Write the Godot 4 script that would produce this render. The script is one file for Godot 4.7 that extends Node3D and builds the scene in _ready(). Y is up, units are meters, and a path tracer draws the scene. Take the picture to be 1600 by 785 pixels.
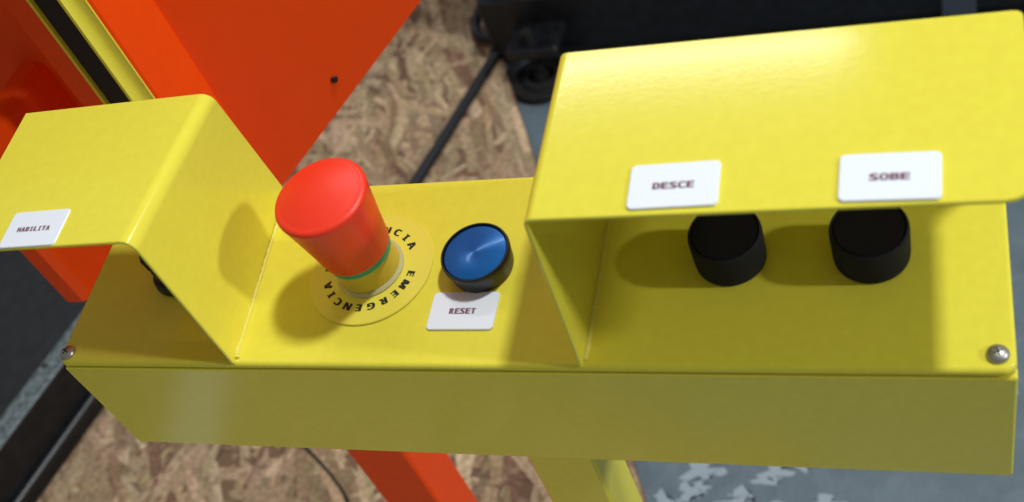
extends Node3D
# A yellow push-button console beside an orange lift machine, over a chipboard floor panel.

const TILT := 0.0806          # the console's face leans towards the operator
const HEIGHT := 1.0           # the front edge of its face above the floor
var panel := Transform3D(Basis(Vector3.RIGHT, TILT), Vector3(0, HEIGHT, 0))   # face: x right, y out of it, z towards the operator
var rng := RandomNumberGenerator.new()
var mats := {}

# ---------------------------------------------------------------- small mesh kit
func geo() -> Dictionary:
	return {"v": PackedVector3Array(), "f": [], "c": PackedColorArray()}

func put(g: Dictionary, verts: PackedVector3Array, faces: Array) -> void:
	var vol := 0.0
	for f in faces:
		for i in range(1, f.size() - 1):
			vol += verts[f[0]].dot(verts[f[i]].cross(verts[f[i + 1]]))
	var n: int = g.v.size()
	var vv: PackedVector3Array = g.v
	vv.append_array(verts)
	g.v = vv
	for f in faces:
		var q := PackedInt32Array()
		for i in f:
			q.append(i + n)
		if vol < 0.0:
			q.reverse()
		g.f.append(q)

func loft(g: Dictionary, sections: Array, caps := true, ring := false, sheet := false) -> void:
	var verts := PackedVector3Array()
	var m: int = sections[0].size()
	for s in sections:
		verts.append_array(s)
	var faces := []
	var k := sections.size()
	for i in (k if ring else k - 1):
		var a := i * m
		var b := ((i + 1) % k) * m
		for j in m:
			var jn := (j + 1) % m
			faces.append([a + j, a + jn, b + jn, b + j])
	if sheet:      # the end of a bent sheet: short quads across its thickness
		var z := (k - 1) * m
		for j in range(0, m / 2 - 1):
			faces.append([m - 1 - j, m - 2 - j, j + 1, j])
			faces.append([z + j, z + j + 1, z + m - 2 - j, z + m - 1 - j])
	elif caps and not ring:
		var lo := []
		var hi := []
		for j in m:
			lo.append(m - 1 - j)
			hi.append((k - 1) * m + j)
		faces.append(lo)
		faces.append(hi)
	put(g, verts, faces)

func lathe(g: Dictionary, profile: Array, seg := 48, at := Vector3.ZERO) -> void:
	var sections := []
	for p in profile:
		var s := PackedVector3Array()
		for j in seg:
			var a := TAU * j / seg
			s.append(at + Vector3(cos(a) * p[0], p[1], sin(a) * p[0]))
		sections.append(s)
	loft(g, sections)

func box(g: Dictionary, lo: Vector3, hi: Vector3, c := 0.001, t := Transform3D()) -> void:
	var sections := []
	for st in [[lo.y, c], [lo.y + c, 0.0], [hi.y - c, 0.0], [hi.y, c]]:
		var y: float = st[0]
		var e: float = st[1]
		var x0 := lo.x + e
		var x1 := hi.x - e
		var z0 := lo.z + e
		var z1 := hi.z - e
		var s := PackedVector3Array()
		for p in [[x0 + c, z0], [x1 - c, z0], [x1, z0 + c], [x1, z1 - c], [x1 - c, z1], [x0 + c, z1], [x0, z1 - c], [x0, z0 + c]]:
			s.append(t * Vector3(p[0], y, p[1]))
		sections.append(s)
	loft(g, sections)

func tube(g: Dictionary, pts: PackedVector3Array, r: float, seg := 12, wobble := 0.0) -> void:
	var sections := []
	var side := Vector3.ZERO
	for i in pts.size():
		var d := (pts[mini(i + 1, pts.size() - 1)] - pts[maxi(i - 1, 0)]).normalized()
		if side == Vector3.ZERO:
			side = d.cross(Vector3.UP if absf(d.y) < 0.9 else Vector3.RIGHT).normalized()
		side = (side - d * side.dot(d)).normalized()
		var up := side.cross(d)
		var rr := r * (1.0 + rng.randf_range(-wobble, wobble))
		var s := PackedVector3Array()
		for j in seg:
			var a := TAU * j / seg
			s.append(pts[i] + side * cos(a) * rr + up * sin(a) * rr)
		sections.append(s)
	loft(g, sections)

func curve(pts: Array, step := 0.01) -> PackedVector3Array:
	var c := Curve3D.new()
	c.bake_interval = step
	for i in pts.size():
		var p: Vector3 = pts[i]
		var a: Vector3 = pts[maxi(i - 1, 0)]
		var b: Vector3 = pts[mini(i + 1, pts.size() - 1)]
		var t := (b - a) / 6.0
		c.add_point(p, -t, t)
	return c.get_baked_points()

func mesh_of(g: Dictionary, crease := 32.0) -> ArrayMesh:
	var limit := cos(deg_to_rad(crease))
	var normals := []
	var near := {}
	for i in g.f.size():
		var f: PackedInt32Array = g.f[i]
		var n := Vector3.ZERO
		for k in range(f.size()):
			var a: Vector3 = g.v[f[k]]
			var b: Vector3 = g.v[f[(k + 1) % f.size()]]
			n += a.cross(b)
		normals.append(n)
		for k in f:
			var key := Vector3i((g.v[k] * 50000.0).round())
			if not near.has(key):
				near[key] = PackedInt32Array()
			var lst: PackedInt32Array = near[key]
			lst.append(i)
			near[key] = lst
	var pv := PackedVector3Array()
	var pn := PackedVector3Array()
	var pc := PackedColorArray()
	for i in g.f.size():
		var f: PackedInt32Array = g.f[i]
		var me: Vector3 = normals[i]
		if me.length_squared() < 1e-22:
			continue
		var mn := me.normalized()
		var cn := PackedVector3Array()
		for k in f:
			var s := Vector3.ZERO
			for o in near[Vector3i((g.v[k] * 50000.0).round())]:
				var on: Vector3 = normals[o]
				if on.length_squared() > 1e-22 and on.normalized().dot(mn) > limit:
					s += on
			cn.append(s.normalized())
		for k in range(1, f.size() - 1):
			for j in [0, k + 1, k]:      # clockwise front faces
				pv.append(g.v[f[j]])
				pn.append(cn[j])
				if g.c.size():
					pc.append(g.c[f[j]])
	var arr := []
	arr.resize(Mesh.ARRAY_MAX)
	arr[Mesh.ARRAY_VERTEX] = pv
	arr[Mesh.ARRAY_NORMAL] = pn
	if pc.size():
		arr[Mesh.ARRAY_COLOR] = pc
	var m := ArrayMesh.new()
	m.add_surface_from_arrays(Mesh.PRIMITIVE_TRIANGLES, arr)
	return m

func part(called: String, g: Dictionary, m: Material, parent: Node3D, at := Transform3D(), crease := 32.0) -> MeshInstance3D:
	var o := MeshInstance3D.new()
	o.name = numbered(called, parent)
	o.mesh = mesh_of(g, crease)
	o.material_override = m
	o.transform = at
	parent.add_child(o, true)
	return o

func numbered(called: String, parent: Node) -> String:
	if not parent.has_node(NodePath(called)):
		return called
	var i := 1
	while parent.has_node(NodePath("%s_%03d" % [called, i])):
		i += 1
	return "%s_%03d" % [called, i]

func group_part(called: String, parent: Node3D, at := Transform3D()) -> Node3D:
	var o := Node3D.new()
	o.name = numbered(called, parent)
	o.transform = at
	parent.add_child(o, true)
	return o

func thing(called: String, label: String, category: String, at := Vector3.ZERO, group := "") -> Node3D:
	var o := Node3D.new()
	o.name = numbered(called, self)
	o.position = at
	o.set_meta("label", label)
	o.set_meta("category", category)
	if group:
		o.set_meta("group", group)
	add_child(o, true)
	return o

# ---------------------------------------------------------------- materials
func noise_tex(freq: float, octaves: int, lo: Color, hi: Color, as_normal := false, bump := 2.0, sd := 1, size := 512, mid := 0.5) -> NoiseTexture2D:
	var n := FastNoiseLite.new()
	n.seed = sd
	n.frequency = freq
	n.fractal_octaves = octaves
	n.noise_type = FastNoiseLite.TYPE_SIMPLEX_SMOOTH
	var t := NoiseTexture2D.new()
	t.width = size
	t.height = size
	t.seamless = true
	t.noise = n
	if as_normal:
		t.as_normal_map = true
		t.bump_strength = bump
	else:
		var r := Gradient.new()
		r.set_color(0, lo)
		r.set_color(1, hi)
		r.set_offset(0, mid - 0.3)
		r.set_offset(1, mid + 0.3)
		t.color_ramp = r
	return t

func mat(key: String, c: Color, rough: float, metal := 0.0, spec := 0.5) -> StandardMaterial3D:
	var m := StandardMaterial3D.new()
	m.resource_name = key
	m.albedo_color = c
	m.roughness = rough
	m.metallic = metal
	m.metallic_specular = spec
	mats[key] = m
	return m

func triplanar(m: StandardMaterial3D, per_metre: float) -> void:
	m.uv1_triplanar = true
	m.uv1_scale = Vector3.ONE * per_metre

func make_materials() -> void:
	var peel := noise_tex(0.03, 2, Color.BLACK, Color.WHITE, true, 1.1, 7)
	var mottle := noise_tex(0.012, 4, Color(0.985, 0.982, 0.97), Color(1, 1, 1), false, 0, 3)
	var m := mat("yellow_paint", Color(0.935, 0.88, 0.29), 0.13, 0.0, 0.32)
	m.albedo_texture = mottle
	m.normal_enabled = true
	m.normal_texture = peel
	m.normal_scale = 0.10
	triplanar(m, 20.0)
	m = mat("yellow_plastic", Color(0.95, 0.88, 0.31), 0.45)
	m = mat("orange_paint", Color(0.985, 0.305, 0.035), 0.4, 0.0, 0.3)
	m.albedo_texture = mottle
	m.normal_enabled = true
	m.normal_texture = peel
	m.normal_scale = 0.3
	triplanar(m, 6.0)
	m = mat("red_plastic", Color(0.97, 0.215, 0.09), 0.42)
	m.normal_enabled = true
	m.normal_texture = peel
	m.normal_scale = 0.15
	triplanar(m, 25.0)
	mat("collar_plastic", Color(0.86, 0.76, 0.26), 0.35)
	mat("green_plastic", Color(0.13, 0.66, 0.52), 0.5)
	mat("grey_plastic", Color(0.78, 0.74, 0.52), 0.5)
	m = mat("black_rubber", Color(0.17, 0.165, 0.165), 0.8, 0.0, 0.3)
	m.albedo_texture = noise_tex(0.05, 4, Color(0.8, 0.8, 0.8), Color(1, 1, 1), false, 0, 12)
	triplanar(m, 30.0)
	mat("black_gloss", Color(0.08, 0.08, 0.09), 0.33)
	mat("black_cap", Color(0.115, 0.11, 0.11), 0.85, 0.0, 0.2)
	mat("black_plastic", Color(0.09, 0.09, 0.10), 0.4)
	m = mat("black_steel", Color(0.095, 0.10, 0.118), 0.45)
	m.albedo_texture = noise_tex(0.02, 5, Color(0.55, 0.55, 0.55), Color(1, 1, 1), false, 0, 5)
	triplanar(m, 3.0)
	mat("grey_steel", Color(0.30, 0.33, 0.37), 0.5)
	mat("dark_gap", Color(0.13, 0.07, 0.04), 0.8)
	m = mat("blue_lens", Color(0.0, 0.38, 0.66), 0.28, 0.45, 0.4)
	m.clearcoat_enabled = true
	m.clearcoat = 0.5
	m.clearcoat_roughness = 0.15
	mat("white_plate", Color(0.94, 0.955, 0.97), 0.45)
	mat("print_ink", Color(0.50, 0.34, 0.38), 0.8)
	mat("black_ink", Color(0.13, 0.12, 0.07), 0.7)
	m = mat("screw_steel", Color(0.72, 0.70, 0.66), 0.4, 0.9)
	mat("dark_steel", Color(0.2, 0.19, 0.17), 0.5, 0.8)
	m = mat("galvanised", Color(0.56, 0.60, 0.60), 0.5, 0.25)
	m.albedo_texture = noise_tex(0.03, 5, Color(0.55, 0.57, 0.58), Color(1, 1, 1), false, 0, 9)
	triplanar(m, 5.0)
	m = mat("weld", Color(0.92, 0.87, 0.40), 0.3)
	m = mat("concrete", Color(0.42, 0.475, 0.50), 0.55)
	m.albedo_texture = noise_tex(0.01, 6, Color(0.90, 0.91, 0.92), Color(1, 1, 1), false, 0, 21, 1024)
	m.normal_enabled = true
	m.normal_texture = noise_tex(0.05, 5, Color.BLACK, Color.WHITE, true, 2.0, 22)
	m.normal_scale = 0.4
	triplanar(m, 1.2)
	mat("pale_wood", Color(0.86, 0.85, 0.82), 0.6)
	mat("white_splash", Color(0.62, 0.665, 0.69), 0.6)
	m = mat("chipboard", Color(0.50, 0.38, 0.28), 0.85)
	m = mat("strand", Color.WHITE, 0.8, 0.0, 0.3)
	m.vertex_color_use_as_albedo = true
	m.albedo_texture = noise_tex(0.02, 5, Color(0.82, 0.80, 0.78), Color(1, 1, 1), false, 0, 31)
	triplanar(m, 7.0)
	mat("cable_sheath", Color(0.11, 0.115, 0.13), 0.5)
	mat("green_wire", Color(0.05, 0.10, 0.07), 0.6)

# ---------------------------------------------------------------- light and camera
func _ready() -> void:
	rng.seed = 20240
	var cam := Camera3D.new()
	cam.name = "camera"
	cam.transform = Transform3D(Basis(Vector3(0.9346, -0.2895, -0.2066), Vector3(0.0279, 0.6387, -0.769), Vector3(0.3546, 0.7129, 0.605)).orthonormalized(), Vector3(0.4243, 1.3854, 0.2603))
	cam.fov = 25.1167
	var lens := CameraAttributesPhysical.new()
	lens.frustum_focal_length = 12.0 / tan(deg_to_rad(25.1167 / 2.0))
	lens.frustum_focus_distance = 0.60
	lens.frustum_near = 0.02
	lens.frustum_far = 60.0
	lens.exposure_aperture = 13.5
	cam.attributes = lens
	cam.far = 60.0
	cam.near = 0.02
	add_child(cam)
	cam.current = true

	var we := WorldEnvironment.new()
	we.name = "surroundings"
	var env := Environment.new()
	env.background_mode = Environment.BG_COLOR
	env.background_color = Color(0.455, 0.462, 0.468)
	env.tonemap_mode = Environment.TONE_MAPPER_LINEAR
	env.tonemap_exposure = 1.08
	env.sdfgi_enabled = true
	env.ssao_enabled = true
	env.ssil_enabled = true
	we.environment = env
	add_child(we)

	# the hall's lamps: a batten above and to the right, a row further right, two beyond the machine
	lamp("batten_near", Vector3(1.45, 4.0, -0.75), Vector3(0.17, 1.0, -0.05), Vector2(0.22, 0.35), 7.0)
	lamp("batten_right", Vector3(5.85, 4.0, 0.3), Vector3(0.2, 1.03, 0.0), Vector2(0.4, 0.36), 13.0)
	lamp("batten_behind", Vector3(-0.60, 4.0, -2.62), Vector3(0.3, 1.0, 0.0), Vector2(1.5, 0.07), 2.0)
	lamp("batten_far", Vector3(-4.03, 4.0, -2.7), Vector3(0.0, 1.0, 0.0), Vector2(0.35, 0.14), 0.7)
	# a lamp over the aisle in front lights the floor there
	var aisle := SpotLight3D.new()
	aisle.name = "aisle_lamp"
	aisle.position = Vector3(0.2, 3.4, 1.55)
	aisle.rotation = Vector3(-PI / 2, 0, 0)
	aisle.spot_angle = 26.0
	aisle.spot_angle_attenuation = 0.5
	aisle.spot_range = 30.0
	aisle.spot_attenuation = 2.0
	aisle.light_size = 0.12
	aisle.light_energy = 18.0
	aisle.light_color = Color(1.0, 0.98, 0.95)
	aisle.shadow_enabled = true
	add_child(aisle)

	make_materials()
	build_floor()
	build_plank()
	build_machine()
	build_beam()
	build_trolley()
	build_cables()
	build_console()

func lamp(called: String, at: Vector3, aim: Vector3, size: Vector2, energy: float) -> void:
	var l := AreaLight3D.new()
	l.name = called
	l.area_size = size
	l.light_energy = energy
	l.light_color = Color(0.955, 0.98, 1.0)
	l.area_range = 30.0
	l.area_attenuation = 2.0
	l.shadow_enabled = true
	var back := (at - aim).normalized()
	var x := Vector3.RIGHT
	x = (x - back * x.dot(back)).normalized()
	l.transform = Transform3D(Basis(x, back.cross(x), back), at)
	add_child(l)

# ---------------------------------------------------------------- the ground
func build_floor() -> void:
	var g := geo()
	box(g, Vector3(-9, -0.1, -9), Vector3(9, 0, 9), 0.001)
	var fl := part("floor", g, mats.concrete, self)
	fl.set_meta("kind", "structure")
	fl.set_meta("label", "blue-grey painted concrete floor with flaked white splashes")
	# old white splashes, each a thin skin with a ragged outline
	g = geo()
	for i in 46:
		var c := Vector3(0.16 + rng.randfn(0.0, 0.06), 0.0, -0.475 + rng.randfn(0.0, 0.03))
		if i > 14:
			c = Vector3(rng.randf_range(0.03, 0.65), 0.0, rng.randf_range(-0.75, -0.25))
		var r := rng.randf_range(0.004, 0.018) if i < 14 else rng.randf_range(0.0015, 0.005)
		var turn := rng.randf_range(-0.5, 0.5)
		var n := 18
		var low := PackedVector3Array()
		var top := PackedVector3Array()
		var ph := rng.randf() * TAU
		for j in n:
			var a := TAU * j / n
			var k := r * (1.0 + 0.35 * sin(3.0 * a + ph) + 0.25 * sin(5.0 * a + 2.0 * ph) + rng.randf_range(-0.2, 0.2))
			var p := Vector3(cos(a) * k * 1.5, 0, sin(a) * k).rotated(Vector3.UP, turn)
			low.append(c + p)
			top.append(c + p * 0.93 + Vector3(0, 0.0006 + 0.00001 * i, 0))
		loft(g, [low, top])
	var sp := part("paint_splash", g, mats.white_splash, fl)
	sp.set_meta("kind", "stuff")

	# the chipboard sheet on the floor
	var board := thing("chipboard_sheet", "brown oriented strand board sheet on the floor under the orange machine", "board", Vector3(-0.9, 0, -0.9))
	var e0 := Vector3(-0.4794, 0, -1.6115)
	var e1 := Vector3(0.041, 0, -0.4441)
	var along := (e1 - e0).normalized()
	var left := Vector3(-along.z, 0, along.x)
	if left.x > 0.0:
		left = -left
	var q := [e0 - along * 0.9, e1 + along * 0.9, e1 + along * 0.9 + left * 2.4, e0 - along * 0.9 + left * 2.4]
	g = geo()
	var lo := PackedVector3Array()
	var hi := PackedVector3Array()
	for p in q:
		lo.append(p + Vector3(0, 0.0006, 0) - board.position)
		hi.append(p + Vector3(0, 0.0155, 0) - board.position)
	loft(g, [lo, hi])
	part("core", g, mats.chipboard, board)
	# pressed strands: thin curled chips lying over one another
	var tones := [Color(0.33, 0.22, 0.145), Color(0.37, 0.255, 0.175), Color(0.41, 0.30, 0.215), Color(0.27, 0.175, 0.115), Color(0.35, 0.235, 0.165), Color(0.30, 0.20, 0.14), Color(0.44, 0.32, 0.225), Color(0.29, 0.21, 0.13), Color(0.38, 0.26, 0.19), Color(0.36, 0.26, 0.18), Color(0.33, 0.24, 0.17), Color(0.18, 0.10, 0.075)]
	g = geo()
	var cols := PackedColorArray()
	var grain := atan2(along.z, along.x)
	for i in 13000:
		var s := rng.randf() * 3.08
		var d := rng.randf() * 2.1
		var c: Vector3 = q[0] + along * s + left * d - board.position
		var ln := rng.randf_range(0.03, 0.075)
		var wd := rng.randf_range(0.0045, 0.0115)
		var a := grain + rng.randfn(0.0, 0.45)
		if rng.randf() < 0.15:
			a = rng.randf() * PI
		if d < ln:
			a = grain + rng.randfn(0.0, 0.08)
			d = maxf(d, wd * 1.1 + ln * absf(sin(a - grain)))
			c = q[0] + along * s + left * d - board.position
		var dir := Vector3(cos(a), 0, sin(a))
		var nr := Vector3(-dir.z, 0, dir.x)
		var y := 0.0157 + rng.randf() * 0.0018
		var col: Color = tones[rng.randi() % tones.size()]
		var k := rng.randf_range(0.70, 1.2)
		k *= 1.72
		col = Color(col.r * k, col.g * k * rng.randf_range(0.95, 1.03), col.b * k * 0.86)
		var base: int = g.v.size()
		var pts := PackedVector3Array()
		var vv: PackedVector3Array = g.v
		for p in [[-1.0, rng.randf_range(-0.8, 0.8)], [-0.92, -0.95], [0.1, -1.0 + rng.randf_range(-0.15, 0.15)], [0.9, -0.85], [1.0, rng.randf_range(-0.7, 0.7)], [0.9, 0.85], [-0.1, 1.0 + rng.randf_range(-0.15, 0.15)], [-0.94, 0.8]]:
			vv.append(c + dir * (p[0] * ln) + nr * (p[1] * wd) + Vector3(0, y + p[1] * 0.0002, 0))
			var v := rng.randf_range(0.88, 1.08)
			cols.append(Color(col.r * v, col.g * v, col.b * v))
		g.v = vv
		g.f.append(PackedInt32Array([base, base + 7, base + 6, base + 5, base + 4, base + 3, base + 2, base + 1]))
	g.c = cols
	var st := part("strand", flat_up(g), mats.strand, board)
	st.set_meta("kind", "stuff")

func flat_up(g: Dictionary) -> Dictionary:
	for i in g.f.size():
		var f: PackedInt32Array = g.f[i]
		var n: Vector3 = (g.v[f[1]] - g.v[f[0]]).cross(g.v[f[2]] - g.v[f[0]])
		if n.y < 0.0:
			f.reverse()
			g.f[i] = f
	return g

# ---------------------------------------------------------------- pale plank
func build_plank() -> void:
	var t := thing("pale_plank", "pale plank on the floor left of the console, mirrored in its yellow front wall", "plank", Vector3(-0.630, 0.018, 0.21))
	t.rotation.y = -0.29
	var g := geo()
	box(g, Vector3(-0.046, 0.0, -0.15), Vector3(0.046, 0.02, 0.95), 0.002)
	part("plank", g, mats.pale_wood, t)

# ---------------------------------------------------------------- the orange machine
func build_machine() -> void:
	var t := thing("lift_machine", "orange steel lift machine with yellow guide rail behind the yellow console", "machine", Vector3(-0.1, 0, -0.3))
	var o := Transform3D(Basis(), -t.position)
	var g := geo()
	box(g, Vector3(-0.0985, 0.0185, -0.25), Vector3(-0.0375, 1.42, -0.2), 0.0025)
	part("post", g, mats.orange_paint, t, o)
	# the big side panel: a folded sheet that starts at the post and ends in a rising lower edge
	var e := Vector3(0.8, 0, -0.6)
	var nrm := Vector3(0.6, 0, 0.8)
	var p0 := Vector3(-0.037, 0, -0.25)
	g = geo()
	var front := PackedVector3Array()
	var rear := PackedVector3Array()
	var rim := PackedVector3Array()
	for p in [[-0.012, 0.8562], [0.156, 0.9505], [0.62, 1.2115], [0.62, 1.34], [-0.012, 1.34]]:
		var b: Vector3 = p0 + e * p[0] + Vector3(0, p[1], 0)
		front.append(b)
		rim.append(b - nrm * 0.0012)
		rear.append(b - nrm * 0.003)
	loft(g, [rear, rim, front])
	var sp := part("side_panel", g, mats.orange_paint, t, o)
	g = geo()
	var up := Basis(Quaternion(Vector3.UP, nrm))
	lathe(g, [[0.0001, 0.0002], [0.0028, 0.0002], [0.0022, 0.0016], [0.0001, 0.0021]], 16)
	part("bolt", g, mats.dark_steel, sp, Transform3D(up, Vector3(0.0233, 0.9263, -0.2952)))
	# recess on the left
	g = geo()
	box(g, Vector3(-0.62, 0.93, -0.262), Vector3(-0.092, 1.36, -0.256), 0.001)
	part("recess_panel", g, mats.orange_paint, t, o)
	g = geo()
	box(g, Vector3(-0.0866, 0.93, -0.1998), Vector3(-0.0750, 1.36, -0.1970), 0.0006)
	part("inner_flange", g, mats.orange_paint, t, o)
	g = geo()
	box(g, Vector3(-0.1885, 0.8535, -0.262), Vector3(-0.1640, 1.0, -0.150), 0.005)
	part("foot_bracket", g, mats.orange_paint, t, o)
	# yellow guide rail on the front of the post, with a black slide strip beside it
	g = geo()
	var low := PackedVector3Array()
	var high := PackedVector3Array()
	for q in range(-1, 12):      # hollow fillet from the front lip back to the post
		var a := PI * 0.5 * q / 10.0
		var c := Vector2(-0.0455 + 0.0078 * (1.0 - cos(a)), -0.1985 + 0.0085 * (1.0 - sin(a)))
		if q == -1:
			c = Vector2(-0.0475, -0.1900)
		if q == 11:
			c = Vector2(-0.0377, -0.1996)
		low.append(Vector3(c.x, 0.96, c.y))
		high.append(Vector3(c.x, 1.42, c.y))
	low.append(Vector3(-0.0475, 0.96, -0.1996))
	high.append(Vector3(-0.0475, 1.42, -0.1996))
	loft(g, [low, high])
	box(g, Vector3(-0.0748, 0.96, -0.1997), Vector3(-0.0726, 1.42, -0.1955), 0.0005)
	var rail := part("guide_rail", g, mats.yellow_paint, t, o)
	g = geo()
	box(g, Vector3(-0.0724, 0.961, -0.1997), Vector3(-0.0477, 1.419, -0.1982), 0.0005)
	part("slide_strip", g, mats.dark_gap, rail)

# ---------------------------------------------------------------- black beam, lower left
func build_beam() -> void:
	var t := thing("base_beam", "black steel base beam with grey galvanised strip, left of the console", "steel beam", Vector3(-0.92, 0, -0.5))
	var a := Vector3(0.213, 0, -0.977).normalized()
	var b := Vector3(-a.z, 0, a.x)
	var tr := Transform3D(Basis(b, Vector3.UP, -a), Vector3.ZERO)
	tr.origin = -t.position
	# in these axes x = to the right of the machine, y up, z along it
	var g := geo()
	box(g, Vector3(-1.62, 0.13, -1.3), Vector3(-1.083, 0.148, 0.8), 0.002, tr)
	part("deck_plate", g, mats.black_steel, t)
	g = geo()
	box(g, Vector3(-1.0815, 0.1475, -1.3), Vector3(-1.0405, 0.1505, 0.8), 0.0015, tr)
	part("galvanised_strip", g, mats.galvanised, t)
	g = geo()
	lathe(g, [[0.0001, 0.0], [0.0052, 0.0], [0.0052, 0.0006], [0.0001, 0.0006]], 16)
	part("bolt_hole", g, mats.dark_gap, t, Transform3D(Basis(), Vector3(-0.9737, 0.1506, -0.5678) - t.position))
	g = geo()
	box(g, Vector3(-1.15, 0.0185, -1.3), Vector3(-1.0418, 0.1470, 0.8), 0.002, tr)
	part("web", g, mats.black_steel, t)
	g = geo()
	tube(g, PackedVector3Array([tr * Vector3(-1.036, 0.058, -1.3), tr * Vector3(-1.036, 0.058, 0.8)]), 0.0085, 24)
	part("side_pipe", g, mats.black_gloss, t)

# ---------------------------------------------------------------- black trolley, upper right
func build_trolley() -> void:
	var t := thing("black_cabinet", "black steel cabinet on a round levelling foot, partly behind the right hood", "cabinet", Vector3(0.3, 0, -1.6))
	var o := Transform3D(Basis(), -t.position)
	var g := geo()
	box(g, Vector3(-0.40, 0.10, -2.1), Vector3(1.3, 0.62, -1.46), 0.006)
	part("body", g, mats.black_steel, t, o)
	g = geo()
	box(g, Vector3(-0.40, 0.03, -1.47), Vector3(1.3, 0.16, -1.405), 0.004)
	part("skirt_rail", g, mats.black_steel, t, o)
	for x in [-0.26, 0.02, 0.36, 0.7]:
		g = geo()
		box(g, Vector3(x, 0.165, -1.459), Vector3(x + 0.03, 0.6, -1.44), 0.003)
		part("rib", g, mats.black_steel, t, o)
	g = geo()
	box(g, Vector3(0.44, 0.012, -1.4045), Vector3(0.495, 0.15, -1.400), 0.001)
	part("grey_bracket", g, mats.grey_steel, t, o)
	g = geo()
	lathe(g, [[0.0001, 0.0006], [0.060, 0.0006], [0.064, 0.004], [0.064, 0.012], [0.060, 0.017], [0.052, 0.017], [0.050, 0.012], [0.040, 0.012], [0.036, 0.020], [0.026, 0.022], [0.024, 0.014], [0.016, 0.014], [0.014, 0.030], [0.011, 0.031], [0.011, 0.130], [0.0001, 0.130]], 48)
	part("levelling_foot", g, mats.black_rubber, t, o * Transform3D(Basis(), Vector3(-0.292, 0, -1.345)))
	g = geo()
	box(g, Vector3(-0.34, 0.075, -1.44), Vector3(-0.235, 0.10, -1.325), 0.004)
	part("foot_bracket", g, mats.black_steel, t, o)

# ---------------------------------------------------------------- cable and wire on the board
func build_cables() -> void:
	var t := thing("black_cable", "thick black cable lying across the strand board, looped at its far end", "cable", Vector3(-0.45, 0.018, -1.2))
	var g := geo()
	var y := 0.0292
	var pts := [Vector3(-0.60, y, -0.62), Vector3(-0.545, y, -0.80), Vector3(-0.4753, y, -1.083), Vector3(-0.432, y, -1.27), Vector3(-0.394, y + 0.004, -1.43), Vector3(-0.385, 0.045, -1.49), Vector3(-0.41, 0.062, -1.535), Vector3(-0.455, 0.055, -1.525), Vector3(-0.455, 0.035, -1.475), Vector3(-0.41, 0.03, -1.462), Vector3(-0.36, 0.045, -1.475), Vector3(-0.345, 0.075, -1.50), Vector3(-0.38, 0.09, -1.53), Vector3(-0.40, 0.10, -1.58)]
	for i in pts.size():
		pts[i] -= t.position
	tube(g, curve(pts, 0.008), 0.0105, 16)
	part("sheath", g, mats.cable_sheath, t)
	g = geo()
	tube(g, PackedVector3Array([pts[3].lerp(pts[4], 0.86), pts[4], pts[4].lerp(pts[5], 0.35)]), 0.0145, 18)
	part("gland", g, mats.black_plastic, t)
	t = thing("green_wire", "thin dark green wire on the strand board below the console", "wire", Vector3(-0.45, 0.018, -0.46))
	g = geo()
	pts = [Vector3(-0.62, 0.0200, -0.63), Vector3(-0.55, 0.0202, -0.535), Vector3(-0.497, 0.0200, -0.494), Vector3(-0.455, 0.0201, -0.462), Vector3(-0.4097, 0.0200, -0.4186), Vector3(-0.36, 0.02, -0.35)]
	for i in pts.size():
		pts[i] -= t.position
	tube(g, curve(pts, 0.01), 0.0022, 10)
	part("conductor", g, mats.green_wire, t)

# ---------------------------------------------------------------- the console
func strip(path: PackedVector2Array, half: float, shrink: float) -> PackedVector2Array:
	# closed outline of a bent sheet along a centre line
	var a := PackedVector2Array()
	var b := PackedVector2Array()
	for i in path.size():
		var d := (path[mini(i + 1, path.size() - 1)] - path[maxi(i - 1, 0)]).normalized()
		var n := Vector2(-d.y, d.x)
		var p := path[i]
		if i == 0:
			p += d * shrink
		if i == path.size() - 1:
			p -= d * shrink
		a.append(p + n * half)
		b.append(p - n * half)
	b.reverse()
	a.append_array(b)
	return a

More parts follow.
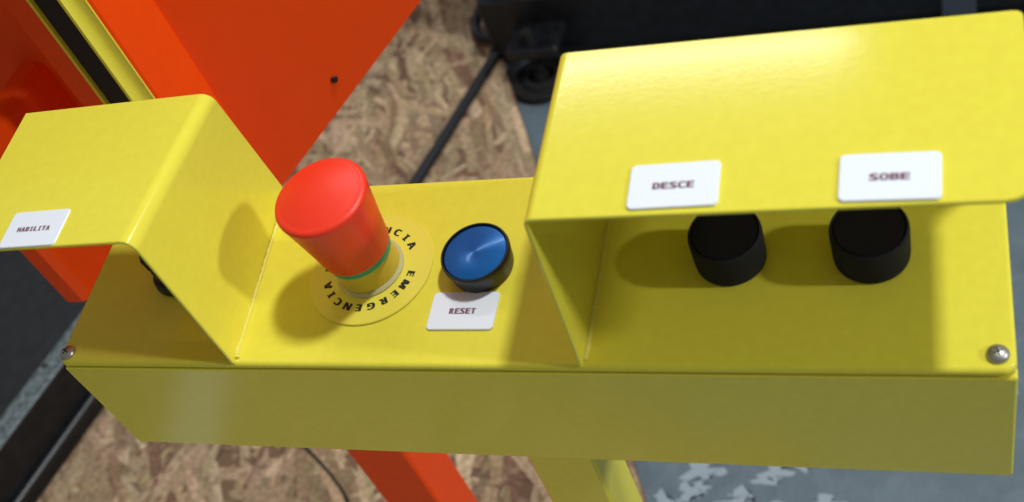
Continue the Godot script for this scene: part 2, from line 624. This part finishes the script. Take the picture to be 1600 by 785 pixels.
func hood(left_side: bool) -> Dictionary:
	var h := 0.0861 if left_side else 0.0903
	var u := 0.1026 if left_side else 0.2790
	var r := 0.0055 if left_side else 0.0034
	var end := -0.0108 if left_side else 0.4548
	var depth := 0.1079
	var th := 0.0019
	var c := h - th * 0.5
	var sgn := -1.0 if left_side else 1.0
	var path := PackedVector2Array()
	for i in 9:
		path.append(Vector2(u, lerpf(0.0003, c - r, i / 8.0)))
	for i in range(1, 9):
		var a := PI * 0.5 * i / 8.0
		path.append(Vector2(u + sgn * r * (1.0 - cos(a)), c - r + r * sin(a)))
	var x0 := u + sgn * r
	for i in range(1, 25):
		var k := i / 24.0
		k = 1.0 - pow(1.0 - k, 1.8)
		path.append(Vector2(lerpf(x0, end, k), c - (0.0026 * k if left_side else 0.0)))
	var g := geo()
	var sections := []
	var stations := [[0.0, 0.00045], [0.004, 0.00012], [0.006, 0.0], [0.15, 0.0], [0.35, 0.0], [0.5, 0.0], [0.65, 0.0], [0.85, 0.0], [0.994, 0.0], [0.996, 0.00012], [1.0, 0.00045]]
	for s in stations:
		var out := strip(path, th * 0.5 - s[1], s[1])
		var sec := PackedVector3Array()
		for p in out:
			var up := clampf(p.y / h, 0.0, 1.0)
			var vf := 0.0121 * up
			var vb := depth - 0.0092 * up
			if not left_side:
				var d: float = end - p.x            # rounded front corner at the open end
				var rc := 0.0105
				if d < rc:
					vf += rc - sqrt(maxf(0.0, rc * rc - (rc - d) * (rc - d)))
				rc = 0.003
				if d < rc:
					vb -= rc - sqrt(maxf(0.0, rc * rc - (rc - d) * (rc - d)))
			var v := lerpf(vf, vb, s[0])
			var x: float = p.x
			if left_side:
				var ub := lerpf(0.1026, 0.0946, s[0])
				var ut := lerpf(0.0944, 0.1022, s[0])
				var want := lerpf(ub, ut, up)
				var share := clampf((p.x - end) / (u - end), 0.0, 1.0)
				x += (want - u) * share
			sec.append(Vector3(x, p.y, -v))
		sections.append(sec)
	loft(g, sections, true, false, true)
	return g

func weld_bead(g: Dictionary, a: Vector3, b: Vector3, r: float) -> void:
	var pts := PackedVector3Array()
	var n := 70
	for i in n + 1:
		var k := float(i) / n
		pts.append(a.lerp(b, k) + Vector3(rng.randf_range(-0.0002, 0.0002), rng.randf_range(-0.0001, 0.0001), 0))
	tube(g, pts, r, 8, 0.22)

func ink(words: String, wide: float, cap: float, gap: float) -> Dictionary:
	# lettering flat on y=0, reading along +x, centred; returned as one geo-like list of meshes with places
	var out := {"meshes": [], "at": []}
	var n := words.length()
	var pitch := wide / n
	for i in n:
		var ch := words[i]
		if ch == " ":
			continue
		var tm := TextMesh.new()
		var f := SystemFont.new()
		f.font_names = PackedStringArray(["Droid Sans"])
		f.font_weight = 700
		tm.font = f
		tm.text = ch
		tm.font_size = 64
		tm.pixel_size = 0.001
		tm.depth = 0.00012
		tm.curve_step = 1.0
		var k := cap / 0.0457
		var w := maxf(tm.get_aabb().size.x * k, cap * 0.12)
		var sx := minf((pitch - gap) / w, 2.3)
		if ch == "I":
			sx = 1.0
		var box_c := tm.get_aabb().get_center()
		out.meshes.append(tm)
		out.at.append([(i - (n - 1) * 0.5) * pitch, sx * k, box_c, k])
	return out

func lettering(called: String, words: String, wide: float, cap: float, gap: float, m: Material, parent: Node3D, at: Transform3D) -> void:
	var t := ink(words, wide, cap, gap)
	var st := SurfaceTool.new()
	st.begin(Mesh.PRIMITIVE_TRIANGLES)
	for i in t.meshes.size():
		var a: Array = t.at[i]
		var b := Basis(Vector3(a[1], 0, 0), Vector3(0, 0, -a[3]), Vector3(0, 1, 0))
		var mid: Vector3 = a[2]
		for k in 3:      # printed bold: the same letter laid down three times, a hair apart
			st.append_from(t.meshes[i], 0, Transform3D(b, Vector3(a[0] + (k - 1) * cap * 0.06, 0.00001 * k, 0) - b * Vector3(mid.x, mid.y, 0)))
	var o := MeshInstance3D.new()
	o.name = called
	o.mesh = st.commit()
	o.material_override = m
	o.transform = at
	parent.add_child(o, true)

func name_plate(words: String, at: Vector3, turn: float, parent: Node3D, to: Transform3D, label: String, wide: float) -> void:
	var g := geo()
	var w := 0.0166
	var d := 0.01025
	var r := 0.0021
	var sections := []
	for s in [[0.0, 0.0], [0.0007, 0.0], [0.0010, 0.0003]]:
		var sec := PackedVector3Array()
		for k in 4:
			var cx: float = [1, -1, -1, 1][k] * (w - r)
			var cz: float = [1, 1, -1, -1][k] * (d - r)
			for j in 6:
				var a := PI * 0.5 * (k + j / 5.0)
				sec.append(Vector3(cx + cos(a) * (r - s[1]), s[0], cz + sin(a) * (r - s[1])))
		sections.append(sec)
	loft(g, sections)
	var place := to * Transform3D(Basis(Vector3.UP, turn), at)
	var p := part("name_plate", g, mats.white_plate, parent, place)
	p.set_meta("label", label)
	lettering("lettering", words, wide, 0.0025 if words.length() > 5 else 0.0030, 0.0006, mats.print_ink, p, Transform3D(Basis(), Vector3(0, 0.00108, 0.0004)))

func screw(parent: Node3D, at: Transform3D, turn: float) -> void:
	var g := geo()
	var prof := [[0.0001, 0.0], [0.0040, 0.0], [0.0043, 0.0005], [0.0041, 0.0013], [0.0034, 0.0021], [0.0022, 0.0027], [0.0010, 0.0029], [0.0001, 0.0029]]
	lathe(g, prof, 32)
	var s := part("screw", g, mats.screw_steel, parent, at * Transform3D(Basis(Vector3.UP, turn), Vector3.ZERO), 50)
	g = geo()
	box(g, Vector3(-0.0019, 0.0015, -0.00035), Vector3(0.0019, 0.00302, 0.00035), 0.0001)
	box(g, Vector3(-0.00035, 0.0015, -0.0019), Vector3(0.00035, 0.00304, 0.0019), 0.0001)
	part("cross_recess", g, mats.dark_steel, s)

func build_console() -> void:
	var foot := Vector3(0.2135, 0, -0.069)
	var t := thing("control_console", "yellow sheet-metal push-button console with two hoods on a square yellow post", "control console", foot)
	var P := Transform3D(Basis(), -foot) * panel
	var L := 0.4500
	var D := 0.1079
	# lower body: front wall upright in the room
	var g := geo()
	var sections := []
	var lean := tan(TILT)
	for s in [[-0.0035, 0.0008], [-0.0027, 0.0], [L + 0.0000, 0.0], [L + 0.0008, 0.0008]]:
		var e: float = s[1]
		var sec := PackedVector3Array()
		var hf := 0.0803
		for p in [[-0.0008, -0.0053, 0, 1], [0.0000, -0.0045, 0, 1], [D - 0.002, -0.0046, 0, -1], [D - 0.002 - hf * lean, -hf, 0, 0], [-hf * lean + 0.0025, -hf, 0, 0], [-hf * lean + 0.0007, -hf + 0.0008, 0, 0], [-hf * lean, -hf + 0.0026, 0, 0]]:
			var v: float = p[0]
			var y: float = p[1]
			v += e * (1.0 if v < 0.05 else -1.0)
			y += e * (-1.0 if y > -0.04 else 1.0)
			sec.append(Vector3(s[0], y, -v))
		sections.append(sec)
	loft(g, sections)
	part("body", g, mats.yellow_paint, t, P)
	# cover plate with rolled front edge
	g = geo()
	sections = []
	var x0 := -0.0050
	var x1 := L + 0.0006
	for d in [0.0, 0.0003, 0.001, 0.002, 0.0035, 0.005, -0.005, -0.0035, -0.002, -0.001, -0.0003, -0.00001]:
		var x: float = x0 + d if d >= 0.0 else x1 + d
		var q := absf(d)
		var rc := 0.005
		var shift := rc - sqrt(maxf(0.0, rc * rc - (rc - q) * (rc - q)))
		shift = minf(shift, 0.0032)
		var e := 0.0 if q > 0.0009 else (0.0003 if q > 0.0002 else 0.0007)
		var sec := PackedVector3Array()
		for k in 8:
			var a := PI * 0.5 * k / 7.0
			var r := 0.0026
			sec.append(Vector3(x, -r + r * sin(a) - e, -(r - r * cos(a) - 0.0003 + shift)))
		sec.append(Vector3(x, -e, -(D - 0.001 - shift)))
		sec.append(Vector3(x, -0.0008 - e, -(D - shift)))
		sec.append(Vector3(x, -0.0036 + e, -(D - shift)))
		sec.append(Vector3(x, -0.0036 + e, -(0.0005 + shift)))
		sections.append(sec)
	loft(g, sections)
	part("cover_plate", g, mats.yellow_paint, t, P, 40)
	var hl := part("guard_hood", hood(true), mats.yellow_paint, t, P, 34)
	hl.set_meta("label", "shorter left hood over the selector")
	var hr := part("guard_hood", hood(false), mats.yellow_paint, t, P, 34)
	hr.set_meta("label", "long right hood over two black buttons")
	# the right hood is closed at the rear
	g = geo()
	box(g, Vector3(0.2812, 0.0005, -0.0990), Vector3(0.4525, 0.0878, -0.0972), 0.0004)
	part("rear_sheet", g, mats.yellow_paint, hr)
	g = geo()
	weld_bead(g, Vector3(0.1038, 0.0004, -0.003), Vector3(0.0960, 0.0004, -0.030), 0.0015)
	weld_bead(g, Vector3(0.1030, 0.0003, -0.006), Vector3(0.0975, 0.0003, -0.105), 0.0008)
	part("weld_bead", g, mats.weld, hl)
	g = geo()
	weld_bead(g, Vector3(0.2803, 0.0004, -0.003), Vector3(0.2803, 0.0004, -0.104), 0.0013)
	part("weld_bead", g, mats.weld, hr)

	name_plate("HABILITA", Vector3(0.0381, 0.0851, -0.0224), 0.01, t, P * Transform3D(Basis(Vector3.BACK, 0.024), Vector3(0, -0.0017, 0)), "white name plate at the left hood's front edge", 0.0195)
	name_plate("RESET", Vector3(0.2177, 0.0001, -0.0290), 0.0, t, P, "white name plate below the blue button", 0.0135)
	name_plate("DESCE", Vector3(0.3349, 0.0904, -0.0246), 0.014, t, P, "white name plate left of two on the right hood", 0.0155)
	name_plate("SOBE", Vector3(0.4092, 0.0904, -0.0237), -0.018, t, P, "white name plate right of two on the right hood", 0.0135)

	# emergency stop
	var em := group_part("emergency_button", t, P * Transform3D(Basis(), Vector3(0.163, 0, -0.054)))
	g = geo()
	lathe(g, [[0.0120, 0.0001], [0.0325, 0.0001], [0.0327, 0.0008], [0.0323, 0.0012], [0.0120, 0.0012]], 96)
	var disc := part("legend_disc", g, mats.yellow_plastic, em)
	ring_words(disc)
	g = geo()
	lathe(g, [[0.0100, 0.0012], [0.0176, 0.0012], [0.0178, 0.0022], [0.0166, 0.0032], [0.0100, 0.0032]], 64)
	part("base_ring", g, mats.grey_plastic, em)
	g = geo()
	lathe(g, [[0.0060, 0.0032], [0.0160, 0.0032], [0.0155, 0.0158], [0.0060, 0.0158]], 64)
	part("collar", g, mats.collar_plastic, em)
	g = geo()
	lathe(g, [[0.0060, 0.0158], [0.0166, 0.0158], [0.0168, 0.0194], [0.0060, 0.0194]], 64)
	part("green_band", g, mats.green_plastic, em)
	g = geo()
	lathe(g, [[0.0060, 0.0194], [0.0168, 0.0194], [0.0173, 0.0197], [0.0176, 0.0204], [0.0190, 0.0320], [0.0208, 0.0450], [0.0222, 0.0545], [0.0227, 0.0572], [0.0227, 0.0582], [0.0223, 0.0591], [0.0214, 0.0597], [0.0202, 0.0599], [0.0194, 0.0598], [0.0185, 0.0602], [0.0150, 0.0610], [0.0090, 0.0620], [0.0040, 0.0622], [0.0001, 0.0623]], 96)
	part("mushroom_head", g, mats.red_plastic, em, Transform3D(), 40)

	# blue reset button
	var rs := group_part("reset_button", t, P * Transform3D(Basis(), Vector3(0.2222, 0, -0.0540)))
	g = geo()
	lathe(g, [[0.0100, 0.0002], [0.0150, 0.0002], [0.0156, 0.0010], [0.0166, 0.0080], [0.0171, 0.0108], [0.0169, 0.0122], [0.0165, 0.0127], [0.0160, 0.0127], [0.0157, 0.0121], [0.0156, 0.0090], [0.0100, 0.0090]], 72)
	part("bezel", g, mats.black_plastic, rs, Transform3D(), 40)
	g = geo()
	var prof := [[0.0001, 0.0088]]
	prof.append([0.0154, 0.0088])
	prof.append([0.0154, 0.0113])
	var k := 27
	while k > 0:
		var rr := 0.0151 * k / 27.0
		var dome := 0.0118 + 0.0009 * (1.0 - pow(rr / 0.0151, 2.0))
		prof.append([rr, dome])
		prof.append([rr - 0.00025, dome + 0.000055])
		k -= 1
	prof.append([0.0001, 0.0128])
	lathe(g, prof, 72)
	part("lens", g, mats.blue_lens, rs, Transform3D(), 3)

	# two black push buttons under the right hood
	for x in [0.3390, 0.3977]:
		var b := group_part("push_button", t, P * Transform3D(Basis(), Vector3(x, 0, -0.0555)))
		g = geo()
		lathe(g, [[0.0100, 0.0002], [0.0150, 0.0002], [0.0155, 0.0008], [0.0157, 0.0030], [0.0159, 0.0165], [0.0158, 0.0182], [0.0154, 0.0191], [0.0149, 0.0194], [0.0146, 0.0191], [0.0145, 0.0172], [0.0145, 0.0110], [0.0100, 0.0108]], 72)
		part("shroud", g, mats.black_rubber, b, Transform3D(), 40)
		g = geo()
		lathe(g, [[0.0001, 0.0112], [0.0142, 0.0112], [0.0142, 0.0185], [0.0138, 0.0190], [0.0090, 0.0189], [0.0001, 0.0188]], 56)
		part("cap", g, mats.black_cap, b, Transform3D(), 40)
	# selector behind the left hood's wall
	var se := group_part("selector_switch", t, P * Transform3D(Basis(), Vector3(0.0510, 0, -0.0535)).scaled_local(Vector3(0.86, 0.88, 0.86)))
	g = geo()
	lathe(g, [[0.0080, 0.0002], [0.0160, 0.0002], [0.0168, 0.0020], [0.0162, 0.0062], [0.0150, 0.0075], [0.0080, 0.0075]], 56)
	part("bezel", g, mats.black_plastic, se, Transform3D(), 40)
	g = geo()
	lathe(g, [[0.0060, 0.0075], [0.0128, 0.0075], [0.0128, 0.0150], [0.0120, 0.0170], [0.0060, 0.0170]], 48)
	part("knob", g, mats.black_plastic, se, Transform3D(), 40)
	g = geo()
	box(g, Vector3(-0.0125, 0.0168, -0.004), Vector3(0.0125, 0.0280, 0.004), 0.0012, Transform3D(Basis(Vector3.UP, 0.6), Vector3.ZERO))
	part("lever", g, mats.black_plastic, se)

	screw(t, P * Transform3D(Basis(), Vector3(0.4440, 0.0, -0.0072)), 0.4)
	screw(t, P * Transform3D(Basis(), Vector3(-0.0004, 0.0, -0.0056)), 1.1)

	# square post and foot plate
	g = geo()
	box(g, Vector3(-0.0205, 0.008, -0.018), Vector3(0.0205, 0.912, 0.019), 0.002)
	var post := part("post", g, mats.yellow_paint, t)
	g = geo()
	box(g, Vector3(-0.07, 0.0006, -0.07), Vector3(0.07, 0.0078, 0.07), 0.001)
	part("foot_plate", g, mats.yellow_paint, post)

func ring_words(disc: Node3D) -> void:
	var st := SurfaceTool.new()
	st.begin(Mesh.PRIMITIVE_TRIANGLES)
	var word := "EMERGENCIA"
	for first in [-9.5, 179.5]:
		for i in word.length():
			var tm := TextMesh.new()
			var f := SystemFont.new()
			f.font_names = PackedStringArray(["Droid Sans"])
			f.font_weight = 700
			tm.font = f
			tm.text = word[i]
			tm.font_size = 64
			tm.pixel_size = 0.001
			tm.depth = 0.0001
			tm.curve_step = 1.0
			var a := deg_to_rad(first - 16.1 * i)
			# local z is minus depth, so depth direction sin(a) becomes -sin(a)
			var up := Vector3(cos(a), 0, -sin(a))
			var right := Vector3(sin(a), 0, cos(a))
			var b := Basis(right * (1.15 * 0.0039 / 0.0457), up * (0.0039 / 0.0457), Vector3.UP)
			var mid := tm.get_aabb().get_center()
			for k in 3:
				st.append_from(tm, 0, Transform3D(b, right * (0.00026 * (k - 1)) + Vector3(0, 0.00001 * k, 0) + up * 0.0231 + Vector3(0, 0.00126, 0) - b * Vector3(mid.x, mid.y, 0)))
	var o := MeshInstance3D.new()
	o.name = "lettering"
	o.mesh = st.commit()
	o.material_override = mats.black_ink
	disc.add_child(o, true)
